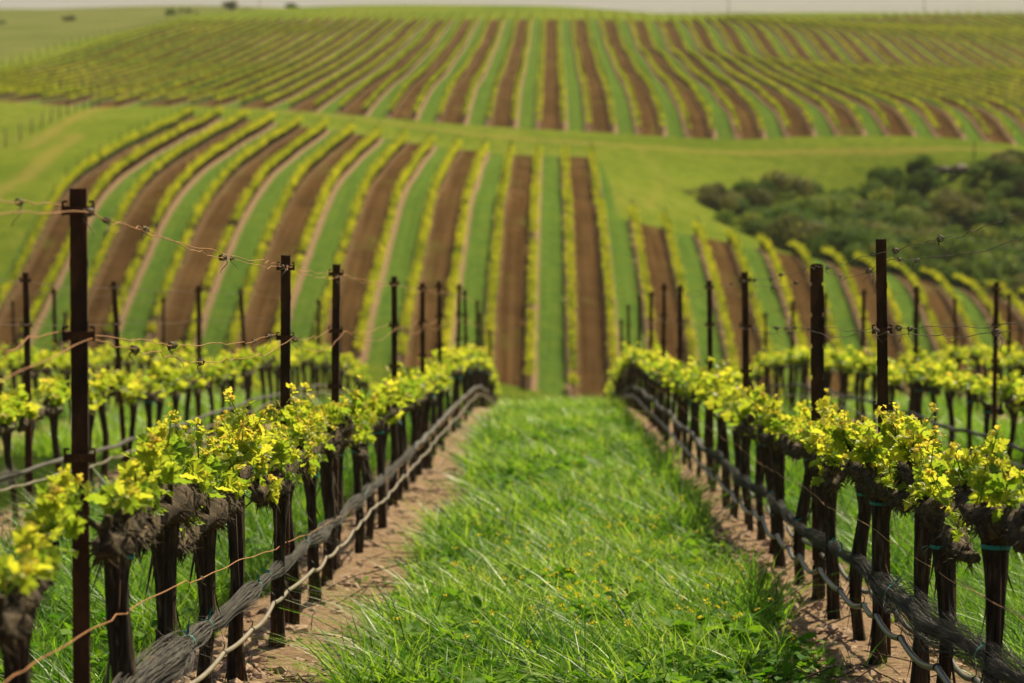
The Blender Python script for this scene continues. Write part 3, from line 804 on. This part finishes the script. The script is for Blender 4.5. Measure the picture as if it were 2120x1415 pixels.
def bird_net(row, xo, h, y0, y1, label, mat, seed, R0, ties, fan=None, near=24, ns=170):
    x0 = ROW_X[row] + xo
    rr = np.random.default_rng(seed)
    def centre(y):
        return np.stack([x0 + .012 * np.sin(y * 1.3 + seed) + .006 * np.sin(y * 3.7), y, gz1(x0, y) + h + .012 * np.sin(y * 1.3 + seed) + .006 * np.sin(y * 4.3)], -1)
    def rad(y):
        R = R0 * (1 + .25 * np.sin(y * 2.1 + seed) + .15 * np.sin(y * 5.3))
        for t in ties: R = R * (1 - .5 * np.exp(-((y - t) / .14) ** 2))
        if fan: R = R * (1 + fan[1] * np.exp(-((y - fan[0]) / 1.6) ** 2))
        return R
    mb = MB()
    yn = np.arange(y0, min(near, y1), .09)
    cn, Rn = centre(yn), rad(yn)
    for s in range(ns):
        a = rr.uniform(0, 6.28) + yn * rr.uniform(-.2, .45) + .35 * np.sin(yn * rr.uniform(.8, 2.2) + rr.uniform(0, 6))
        q = Rn * (rr.uniform(.15, 1.15) + .07 * np.sin(yn * rr.uniform(2, 6) + rr.uniform(0, 6)))
        p = cn + np.stack([np.cos(a) * q * .8, 0 * a, np.sin(a) * q], -1)
        mb.tube(p, rr.uniform(.0006, .0013), 3, rr.random(), cap=False)
    # loose cross threads that make it read as net
    m = 800
    yy = rr.uniform(y0, min(near, y1), m)
    a = rr.uniform(0, 6.28, m)
    c, R = centre(yy), rad(yy)
    out = np.stack([np.cos(a) * .8, 0 * a, np.sin(a)], -1)
    P = c + out * (R * rr.uniform(.75, 1.1, m))[:, None]
    D = unit(np.stack([-np.sin(a), rr.normal(0, 1.6, m), np.cos(a)], -1) + .35 * out)
    blades(mb, P, D, unit(np.cross(D, out)), rr.uniform(.02, .08, m), np.full(m, .0018), rr.normal(0, .35, (m, 3)), rr.random(m), 3)
    yc = np.arange(y0, min(near, y1), .12)
    k = 9
    jit = 1 + .25 * rr.uniform(-1, 1, (len(yc), k))
    mb.tube(centre(yc), rad(yc) * (.45 if fan is None else .30), k, .2, jit=jit)
    if y1 > near:
        yf = np.arange(near - .1, y1, .22)
        mb.tube(centre(yf), (rad(yf) * .35 + R0 * .4), 8, .5, jit=1 + .16 * rr.uniform(-1, 1, (len(yf), 8)))
    o = tag(obj("bird_net", mb.mesh("bird_net", mat)), label, "bird net", "rolled bird nets tied along the rows")
    for t in ties:
        ti = MB()
        a = np.linspace(0, 6.283, 13)
        r_ = float(rad(np.array([t]))[0]) * 1.12
        V = [(r_ * .85 * math.cos(q), dz, r_ * math.sin(q)) for dz in (-.005, .005) for q in a]
        ti.add(V, [[i, i + 1, i + 14, i + 13] for i in range(12)])
        P = np.array([[0, 0, r_]] * 2); D = unit(np.array([[.5, -.4, .8], [-.5, .2, .7]]) + rr.normal(0, .4, (2, 3)))
        blades(ti, P, D, unit(np.cross(D, [0, 1.0, 0])), np.array([.04, .035]), np.array([.008, .008]), rr.normal(0, .4, (2, 3)), np.full(2, .5), 3)
        obj("net_tie", ti.mesh("net_tie", M_TEAL), o, centre(np.array([t]))[0])
    return o
bird_net(0, .05, .40, 4, 64, "grey fibrous bird net rolled up along the pale-hose row", M_NET, 3, .031, [7.3, 8.9, 9.6, 11.4, 11.75, 13.4, 15.8, 17.5, 20, 24, 28], fan=(8.4, .8))
bird_net(1, -.03, .40, 6, 64, "dark fibrous bird net rolled loosely along the looping-grey-hose row", M_NETDK, 4, .034, [8.7, 10.9, 13.0, 13.4, 14.6, 15.4, 16.2, 17.5, 19, 22], fan=(9.7, 1.5))
bird_net(-1, .05, .42, 19, 62, "blurred bird net rolled along second row behind the pale-hose row", M_NET, 5, .024, [21, 23.5, 25.5, 28], near=20, ns=20)
bird_net(2, -.05, .45, 22, 62, "blurred dark bird net on second row behind looping-grey-hose row", M_NETDK, 6, .026, [24.3, 27, 30], near=23, ns=20)

# ------------------------------------------------------------------ grass, weeds, flowers, clods and prunings
def scatter(n, x0, x1, y0, y1, edge=.12, power=1.0):
    """points over a lane, with soft ragged edges; power > 1 crowds them towards the camera end"""
    y = y0 + (y1 - y0) * rng.random(n) ** power
    x = rng.uniform(x0, x1, n)
    p = np.stack([x * 3, y * 2.2, 0 * x], -1)
    e = edge * 1.6 * vnoise(p, 21)
    keep = (x > x0 + edge + e) & (x < x1 - edge + e)
    x, y = x[keep], y[keep]
    p = np.stack([x * 4, y * 2.6, 0 * x], -1)
    c = vnoise(p, 31)
    keep = rng.random(len(x)) < np.clip(.75 + .5 * c, .15, 1)
    return x[keep], y[keep], c[keep]

def lawn(mb, n, x0, x1, y0, y1, h, w, tint, bend, lean=(-.15, -.05), power=1.0, edge=.12, seg=3):
    x, y, c = scatter(n, x0, x1, y0, y1, edge, power)
    m = len(x)
    P = np.stack([x, y, ground_z(x, y) - .015], -1)
    az = rng.uniform(0, 6.28, m)
    S = np.stack([np.cos(az), np.sin(az), 0 * az], -1)
    D = unit(np.stack([rng.normal(lean[0], .28, m), rng.normal(lean[1], .28, m), np.ones(m)], -1))
    hh = rng.uniform(*h, m) * np.clip(1 + .55 * c, .4, 1.4)
    B = np.stack([rng.normal(lean[0], .5, m), rng.normal(lean[1], .5, m), -np.abs(rng.normal(.12, .2, m))], -1) * bend
    ww = rng.uniform(*w, m) * np.clip(y / 18, .8, 2.2)
    a = np.clip(rng.uniform(*tint, m) + .16 * vnoise(np.stack([x * 2.2, y * 1.5, 0 * x], -1), 77), 0, max(tint[1], .72))
    blades(mb, P, D, S, hh, ww, B, a, seg)

g = MB()
LX0, LX1 = -.84, 1.16
lawn(g, 15000, LX0, LX1, 10.5, 17, (.05, .14), (.003, .007), (.25, .70), .8)
lawn(g, 20000, LX0, LX1, 17, 30, (.07, .16), (.004, .008), (.28, .72), .8)
lawn(g, 40000, LX0, LX1, 30, 54, (.10, .22), (.004, .008), (.3, .74), .8)
lawn(g, 22000, LX0 + .05, LX1, 10.5, 18, (.09, .27), (.008, .019), (.0, .80), .95, (-.18, -.1), edge=.06, seg=4)
lawn(g, 34000, LX0 + .05, LX1, 18, 34, (.12, .28), (.008, .018), (.0, .82), .9, (-.15, -.1), edge=.06)
lawn(g, 26000, LX0 + .1, LX1, 34, 54, (.15, .26), (.008, .014), (.2, .80), .9, (-.15, -.1), edge=.06)
lawn(g, 700, LX0 + .1, LX1, 10.5, 17, (.10, .22), (.0010, .0020), (.72, .92), .7, (-.5, .1))
lawn(g, 200, LX0 + .1, LX1, 17, 52, (.12, .22), (.0012, .002), (.66, .8), .7, (-.45, .1))
# oat tufts along the soil edge
for _ in range(60):
    cy = 11 + 26 * random.random() ** 1.6
    cx = random.choice((random.gauss(-.62, .07), random.gauss(-.45, .15), random.gauss(1.02, .1), random.gauss(.3, .4)))
    lawn(g, 26, cx - .09, cx + .09, cy - .09, cy + .09, (.22, .42), (.007, .012), (.05, .4), 1.1, (-.35 if cx < 0 else .1, -.15), edge=-.1)
for cx, cy in ((1.30, 11.7), (1.27, 12.0), (1.22, 11.1), (1.18, 10.6)):
    lawn(g, 90, cx - .14, cx + .14, cy - .16, cy + .16, (.15, .34), (.002, .004), (.4, .95), .8, (-.1, -.1), edge=-.1)
# side lanes seen between the trunks
lawn(g, 42000, -3.45, -1.45, 5.5, 22, (.14, .36), (.007, .013), (.0, .52), .9)
lawn(g, 36000, -3.40, -1.55, 22, 56, (.16, .36), (.006, .012), (.05, .56), .9)
lawn(g, 42000, 1.62, 3.55, 7, 24, (.14, .36), (.007, .013), (.0, .52), .9)
lawn(g, 34000, 1.70, 3.50, 24, 56, (.16, .36), (.006, .012), (.05, .56), .9)
for a_, b_ in ((-5.95, -4.1), (4.25, 6.1), (-8.5, -6.65), (6.8, 8.6)):
    lawn(g, 22000, a_, b_, 18 + abs(a_ + b_) * 1.2, 58, (.16, .36), (.006, .011), (.25, .66), .9)
for a_, b_ in ((-1.10, -.5), (.85, 1.28)):
    lawn(g, 42000, a_, b_, 9.5, 52, (.02, .075), (.004, .009), (.55, .76), .9, edge=.10, power=1.2)
# thin volunteers on the soil strips
for a_, b_ in ((-1.3, -.6), (.95, 1.5), (-1.75, -1.1), (1.3, 1.8)):
    lawn(g, 2600, a_, b_, 9, 34, (.03, .11), (.002, .005), (.35, .75), .8)
tag(obj("grass", g.mesh("grass", M_GRASS, smooth=True)), kind="stuff")

wd = MB()
def weeds(n, x0, x1, y0, y1, size, lift=(.01, .10), power=1.3):
    x, y, c = scatter(n, x0, x1, y0, y1, .05, power)
    m = len(x)
    for k in range(5):
        az = rng.uniform(0, 6.28, m)
        fw = np.stack([np.cos(az), np.sin(az), rng.uniform(.0, .7, m)], -1)
        P = np.stack([x, y, ground_z(x, y) + rng.uniform(*lift, m)], -1) + fw * .02
        X, Y, Z = frames(np.array([0, 0, 1.0]) + rng.normal(0, .35, (m, 3)), fw)
        stamp(wd, OVAL[0], OVAL[1], P, X, Y, Z, rng.uniform(*size, m), np.clip(rng.uniform(0, 1, m) + .2 * c, 0, 1))
weeds(5200, -.7, 1.1, 10.5, 24, (.025, .07))
weeds(1600, -.7, 1.1, 24, 50, (.05, .09), (.05, .16))
weeds(2200, -1.35, -.5, 9, 36, (.012, .034), (.0, .03))
weeds(1700, .9, 1.6, 9, 36, (.012, .03), (.0, .02))
weeds(900, -3.2, -1.5, 6, 20, (.04, .09), (.03, .15))
for cx, cy in ((-.42, 12.6), (-.5, 13.2), (-.35, 12.0), (.25, 13.0), (.05, 14.6), (.6, 12.3)):     # mallow patches
    weeds(40, cx - .22, cx + .22, cy - .3, cy + .3, (.05, .10), (.05, .16), 1.0)
tag(obj("weeds", wd.mesh("weeds", M_WEED, smooth=False)), kind="stuff")

fl = MB()
def flowers(n, x0, x1, y0, y1, power):
    x, y, c = scatter(n, x0, x1, y0, y1, .05, power)
    m = len(x)
    h = rng.uniform(.18, .34, m)
    P = np.stack([x, y, ground_z(x, y)], -1)
    D = unit(np.stack([rng.normal(-.1, .12, m), rng.normal(0, .12, m), np.ones(m)], -1))
    S = np.stack([np.ones(m), 0 * x, 0 * x], -1)
    blades(fl, P, D, S, h, np.full(m, .003), np.zeros((m, 3)), np.full(m, .2), 3)
    tip = P + D * h[:, None]
    for k in range(9):
        X, Y, Z = frames(rand_dirs(m, .6), rand_dirs(m))
        stamp(fl, OVAL[0], OVAL[1], tip + rng.normal(0, .008, (m, 3)) * [1, 1, .55], X, Y, Z, rng.uniform(.006, .012, m), rng.uniform(.6, 1, m))
flowers(130, .0, 1.1, 11, 18, 1.0)
flowers(70, -.6, .3, 11, 18, 1.0)
flowers(60, -.6, 1.05, 16, 34, 1.2)
flowers(60, -.7, 1.1, 30, 50, 1.0)
tag(obj("mustard_flower_foliage", fl.mesh("mustard_flower_foliage", M_FLOWER, smooth=False)), kind="stuff")

cl = MB()
def ico():
    p = (1 + 5 ** .5) / 2
    V = np.array([(-1, p, 0), (1, p, 0), (-1, -p, 0), (1, -p, 0), (0, -1, p), (0, 1, p), (0, -1, -p), (0, 1, -p), (p, 0, -1), (p, 0, 1), (-p, 0, -1), (-p, 0, 1)], float)
    T = np.array([(0, 11, 5), (0, 5, 1), (0, 1, 7), (0, 7, 10), (0, 10, 11), (1, 5, 9), (5, 11, 4), (11, 10, 2), (10, 7, 6), (7, 1, 8), (3, 9, 4), (3, 4, 2), (3, 2, 6), (3, 6, 8), (3, 8, 9), (4, 9, 5), (2, 4, 11), (6, 2, 10), (8, 6, 7), (9, 8, 1)])
    return V / np.linalg.norm(V[0]), T
IV, IT = ico()
for v in range(5):
    for x0, x1 in ((-1.6, -.65), (.95, 1.75)):
        m = 800
        x = rng.uniform(x0, x1, m); y = 8 + 30 * rng.random(m) ** 1.5
        bV = IV * (1 + .35 * rng.uniform(-1, 1, (12, 1))) * [1, 1, .6]
        X, Y, Z = frames(rand_dirs(m, 1.5), rand_dirs(m))
        stamp(cl, bV, IT, np.stack([x, y, ground_z(x, y) + .045 * np.exp(-((np.abs(x) - 1.27) / .45) ** 2)], -1), X, Y, Z, rng.lognormal(-4.3, .65, m).clip(.005, .045), rng.random(m))
tag(obj("soil_rubble", cl.mesh("soil_rubble", M_CLOD, smooth=False)), kind="stuff")

pr = MB()
for _ in range(260):
    side = random.random() < .6
    x = random.gauss(-.98, .16) if side else random.gauss(1.22, .15)
    y = 9.5 + 18 * random.random() ** 1.7
    L = random.uniform(.08, .4)
    az = random.uniform(0, 6.28)
    t = np.linspace(-.5, .5, 6) * L
    px, py = x + t * math.cos(az) + np.random.default_rng(_).normal(0, .006, 6), y + t * math.sin(az)
    pz = ground_z(px, py) + .05 + np.linspace(0, random.choice((0, 0, .08)), 6)
    pr.tube(np.stack([px, py, pz], -1), random.uniform(.0018, .0045), 5)
tag(obj("prunings_debris", pr.mesh("prunings_debris", M_TWIG)), kind="stuff")

# ------------------------------------------------------------------ the vine rows of the middle slope and the far hill
def far_row(x, y0, y1, name, label, group, dens, size, trunk_step, big):
    r = np.random.default_rng(int(x * 10 + y0 * 7) & 0xffff)
    root = empty("vine_row", (x, y0, float(ground_z(x, y0)[0])))
    base = np.array([x, y0, root.location[2]])
    tag(root, label, "vine row", group)
    n = int((y1 - y0) * dens)
    
    y = r.uniform(y0, y1, n)
    lump = .75 + .25 * np.cos((y / 1.15) * 6.283) * .6 + .25 * vnoise(np.stack([y * .9, 0 * y + x, 0 * y], -1), 5)
    vid = np.floor((y - y0) / 1.15).astype(int); vig = np.clip(r.normal(1, .18, vid.max() + 1), .2, 1.3) * (r.random(vid.max() + 1) > .035)
    keep = r.random(n) < np.clip(lump + .35, .35, 1) * vig[vid]
    y, lump, vid2 = y[keep], lump[keep], vid[keep]
    n = len(y)
    px = x + r.normal(0, .135, n)
    z = .77 + np.abs(r.normal(0, .17, n)) * (.35 + .65 * lump) * np.clip(r.normal(1, .2, vid.max() + 1), .5, 1.6)[vid2] * (1 if name == 'mid' else .6)
    P = np.stack([px, y, ground_z(px, y) + z], -1) - base
    X, Y, Z = frames(rand_dirs(n, .6, r), rand_dirs(n, 0, r))
    mb = MB()
    V = np.array([(-.5, 0, 0), (0, -.5, .1), (.5, 0, 0), (0, .5, .1)])
    stamp(mb, V, [(0, 1, 2), (0, 2, 3)], P, X, Y, Z, r.uniform(.7, 1.3, n) * size, np.clip(.5 + .25 * lump - .2 + r.normal(0, .2, n) + r.normal(0, .16, vid.max() + 1)[vid2] - (0 if name == 'mid' else .22), 0, 1))
    obj("foliage", mb.mesh("foliage", M_LEAFFAR, smooth=False), root)
    tb = MB()
    yt = np.arange(y0 + .3, y1, trunk_step)
    zt = ground_z(np.full(len(yt), x), yt)
    B = np.array([[a, b, c] for c in (0, 1) for a, b in ((-1, -1), (1, -1), (1, 1), (-1, 1))], float)
    V = np.stack([x + B[None, :, 0] * big + 0 * yt[:, None], yt[:, None] + B[None, :, 1] * big, zt[:, None] + B[None, :, 2] * .80 - .03], -1) - base
    Qb = np.array([[0, 1, 5, 4], [1, 2, 6, 5], [2, 3, 7, 6], [3, 0, 4, 7]])
    tb.add(V.reshape(-1, 3), (Qb[None] + (np.arange(len(yt)) * 8)[:, None, None]).reshape(-1, 4))
    yc = np.arange(y0, y1, 2.0)
    tb.tube(np.stack([np.full(len(yc), x), yc, ground_z(np.full(len(yc), x), yc) + .76], -1) - base, .04, 5)
    tag(obj("trunk", tb.mesh("trunk", M_BARKFAR, smooth=False), root), kind="stuff")
    pb = MB()
    yp = np.arange(y0 + .1, y1, 5.2)
    zp = ground_z(np.full(len(yp), x), yp)
    V = np.stack([x + B[None, :, 0] * .024 + 0 * yp[:, None], yp[:, None] + B[None, :, 1] * .024, zp[:, None] + B[None, :, 2] * 1.83], -1) - base
    pb.add(V.reshape(-1, 3), (Qb[None] + (np.arange(len(yp)) * 8)[:, None, None]).reshape(-1, 4))
    tag(obj("trellis_post", pb.mesh("trellis_post", M_FARPOST, smooth=False), root), kind="stuff")

for k in range(-13, 17):
    x = ROW0 + SP * k
    off = k if k <= 0 else k - 1
    where = "in line with the pale-hose row" if k == 0 else "in line with the looping-grey-hose row" if k == 1 else f"{ORD[abs(off)]} row from the lane towards {'the bare field' if k < 0 else 'the scrub'}"
    far_row(x, MID_Y0 + (3 if abs(k) > 8 else 0), float(mid_end(x)), "mid", f"yellow-green vine row on the middle slope, {where}", "vine rows on the middle slope", 120, .13, 1.15, .045)
for k in range(-29, 45):
    x = ROW0 + SP * k
    y0, y1 = FAR_Y0 + .8, float(far_end(x))
    if x > 0: y0 = max(y0, (x - 6) * 6.3)
    if x < 0: y0 = max(y0, (-x - 6) * 5.15)
    if y1 - y0 < 15: continue
    off = k if k <= 0 else k - 1
    where = "in line with the pale-hose row" if k == 0 else "in line with the looping-grey-hose row" if k == 1 else f"{ORD[abs(off)]} row from the lane towards {'the olive pasture' if k < 0 else 'the ridges'}"
    far_row(x, y0, y1, "far", f"vine row climbing the far hill, {where}", "vine rows on the far hill", 30, .19, 1.25, .032)

# ------------------------------------------------------------------ scrub in the gully
def bush_meshes(seed):
    r = np.random.default_rng(seed)
    mb = MB()
    lobes = [(r.normal(0, .5), r.normal(0, .5), r.uniform(.45, 1.0), r.uniform(.38, .62)) for _ in range(9)]
    for cx, cy, cz, cr in lobes:
        m = 330
        d = rand_dirs(m, .25, r)
        rad = cr * np.clip(r.normal(.9, .16, m), .3, 1.25)
        P = np.array([cx, cy, cz]) + d * rad[:, None] * [1, 1, .8]
        P[:, 2] = np.maximum(P[:, 2], .05)
        X, Y, Z = frames(d + r.normal(0, .5, (m, 3)), rand_dirs(m, 0, r))
        stamp(mb, np.array([(-.5, 0, 0), (0, -.4, .1), (.5, 0, 0), (0, .6, .1)]), [(0, 1, 2), (0, 2, 3)], P, X, Y, Z, r.uniform(.06, .15, m), np.clip(.45 + r.normal(0, .2) + r.normal(0, .15, m), 0, 1))
    tk = MB()
    for _ in range(4):
        a = r.uniform(0, 6.28)
        tk.tube(np.array([[0, 0, -.15], [.1 * math.cos(a), .1 * math.sin(a), .3], [.4 * math.cos(a), .4 * math.sin(a), .8]]), [.06, .045, .02], 6)
    return mb.mesh("crown", M_BUSH[seed % 3], smooth=False), tk.mesh("trunk", M_BARK)
BUSH = [bush_meshes(300 + i) for i in range(6)]
def bush(x, y, s, hz, label, group, kit=None, name="bush"):
    k = BUSH[random.randrange(6)] if kit is None else BUSH[kit]
    r = empty(name, (x, y, float(ground_z(x, y)[0]) - .1 * s), random.uniform(0, 6.28))
    r.scale = (s, s, s * hz)
    tag(r, label, "bush", group)
    obj("crown", k[0], r); obj("trunk", k[1], r)
SG = "scrub bushes filling the gully"
spots = []
rs = random.Random(5)
while len(spots) < 232:
    x = rs.uniform(13.5, 62); y = rs.uniform(234, 288)
    if y < np.interp(x, [13, 17, 21, 26], [263, 255, 243, 236]): continue
    if x < 18 and abs(y - 264) > 4: continue
    if y > min(267 + (x - 13) * 1.0, 283 + max(0, x - 41) * .8): continue
    if 30 < x < 43 and y > 283: continue
    if any((x - a) ** 2 + (y - b) ** 2 < 1.75 ** 2 for a, b in spots): continue
    spots.append((x, y))
spots.sort(key=lambda p: (round(p[1] / 7), p[0]))
cn = {}
for x, y in spots:
    s = rs.uniform(1.9, 3.1) * (.55 if x < 19 else .6 if y < 240 else .62 if y > 274 else 1)
    b = 0 if y < 248 else 1 if y < 262 else 2 if y < 271 else 3
    cn[b] = cn.get(b, 0) + 1
    rank = ["behind the middle slope's ridge", "in the gully's middle", "on the gully's far bank", "at the gully's headland edge"][b]
    bush(x, y, s, rs.uniform(.65, 1.05), f"dark green scrub bush {rank}, {ORD[cn[b]]} from the turnaround", SG)
bush(33.0, 283.5, 1.7, 1.1, "dark rounded bush beside the pinkish rock pile on the headland", "headland bushes")
bush(36.0, 284.5, 1.4, 1.35, "smaller upright bush touching the pinkish rock pile", "headland bushes")

def rock_pile(x, y):
    z = float(ground_z(x, y)[0])
    root = empty("rock_pile", (x, y, z))
    tag(root, "pile of pinkish rocks on the green headland beside two bushes", "rock pile")
    r = np.random.default_rng(8)
    for i in range(9):
        mb = MB()
        V = IV * (1 + .3 * r.uniform(-1, 1, (12, 1))) * [1.2, .9, .7] * r.uniform(.35, .75)
        mb.add(V, T=IT)
        obj("rock", mb.mesh("rock", M_ROCK, smooth=False), root, (r.normal(0, 1.2), r.normal(0, .4), r.uniform(.1, .5)))
rock_pile(39.5, 285.0)

def small_post(x, y, h, label, name="stake", cat="stake", r=.05, group=None):
    mb = MB()
    mb.tube(np.array([[0, 0, -.2], [0, 0, h * .5], [0.01, 0, h]]), r, 8)
    tag(obj(name, mb.mesh(name, M_POLE), None, (x, y, float(ground_z(x, y)[0]))), label, cat, group)
small_post(41.8, 287.0, 2.0, "brown end stake standing by the pinkish rock pile", r=.07)

# field fence on the bare side, with its posts and wires
def fence(pts, label, step, h, rad):
    pts = np.array(pts, float)
    d = np.concatenate([[0], np.cumsum(np.hypot(*np.diff(pts, axis=0).T))])
    n = int(d[-1] / step) + 1
    s = np.linspace(0, d[-1], n)
    X, Y = np.interp(s, d, pts[:, 0]), np.interp(s, d, pts[:, 1])
    Z = ground_z(X, Y)
    root = empty("wire_fence", (X[0], Y[0], Z[0]))
    base = np.array([X[0], Y[0], Z[0]])
    tag(root, label, "fence")
    mb = MB(); mb.tube(np.array([[0, 0, -.2], [0, 0, h]]), rad, 6)
    me = mb.mesh("fence_post", M_POLE)
    for i in range(n):
        o = obj("fence_post", me, root, np.array([X[i], Y[i], Z[i]]) - base)
        o.rotation_euler = (random.gauss(0, .04), random.gauss(0, .05), 0)
    for hh in (.45, .9, h - .1):
        w_ = MB(); w_.tube(np.stack([X, Y, Z + hh], -1) - base, .006, 4)
        obj("fence_wire", w_.mesh("fence_wire", M_WIREDK), root)
fence([(-50, 244), (-47.6, 262), (-47, 280), (-46.6, 299)], "thin post and wire fence beside the bare green field", 4.2, 1.55, .06)
fence([(-79, 380), (-80, 470), (-80, 560), (-78, 640)], "far post and wire fence below the olive pasture", 8.0, 1.5, .07)

FB = "bushes dotted over the olive pasture"
for x, y, s, lab in ((-132, 700, 1.3, "low dark bush on the olive pasture by the picture's edge"), (-114, 690, 1.5, "round dark bush alone on the olive pasture"), (-88, 680, 1.9, "wide dark bush above the far fence on the olive pasture"),
                     (-86, 700, 1.5, "second bush above the far fence, just uphill of the wide one"), (-72, 690, 1.3, "small bush where olive pasture meets the far vineyard"), (-62, 700, 1.2, "small bush on the far hill's skyline grass"), (-92, 840, 2.2, "tall bush on the olive pasture skyline"), (-60, 672, 1.3, "bush at the top end of the far vine rows")):
    bush(x, y, s, 1.0, lab, FB)

def utility_pole(x, y, h, label):
    z = float(ground_z(x, y)[0])
    root = empty("utility_pole", (x, y, z))
    tag(root, label, "utility pole", "poles on the skyline")
    mb = MB(); mb.tube(np.array([[0, 0, -.5], [0, 0, h]]), [.09, .06], 8)
    obj("pole_shaft", mb.mesh("pole_shaft", M_POLE), root)
    mb = MB(); mb.box((0, -.15, h - .6), (.9, .04, .05))
    obj("crossarm", mb.mesh("crossarm", M_POLE, False), root)
for x, y, h, lab in ((90, 705, 9, "slim utility pole on the skyline before the hazy ridges' high part"), (42, 690, 7, "slim utility pole on the skyline where the hazy ridges begin"), (-88, 880, 9, "slim utility pole on the olive pasture skyline")):
    utility_pole(x, y, h, lab)

# ------------------------------------------------------------------ the air: one even pale haze over everything
def haze():
    m = bpy.data.materials.new("haze_air")
    m.use_nodes = True
    n = m.node_tree.nodes; n.clear()
    out = n.new("ShaderNodeOutputMaterial")
    v = n.new("ShaderNodeVolumePrincipled")
    v.inputs["Color"].default_value = (.95, .94, .90, 1)
    v.inputs["Density"].default_value = HAZE
    m.node_tree.links.new(v.outputs[0], out.inputs["Volume"])
    mb = MB()
    mb.box((0, 4500, 35), (9000, 9000, 110))
    tag(obj("haze", mb.mesh("haze", m, False)), kind="stuff")
HAZE = 0.95e-4
haze()
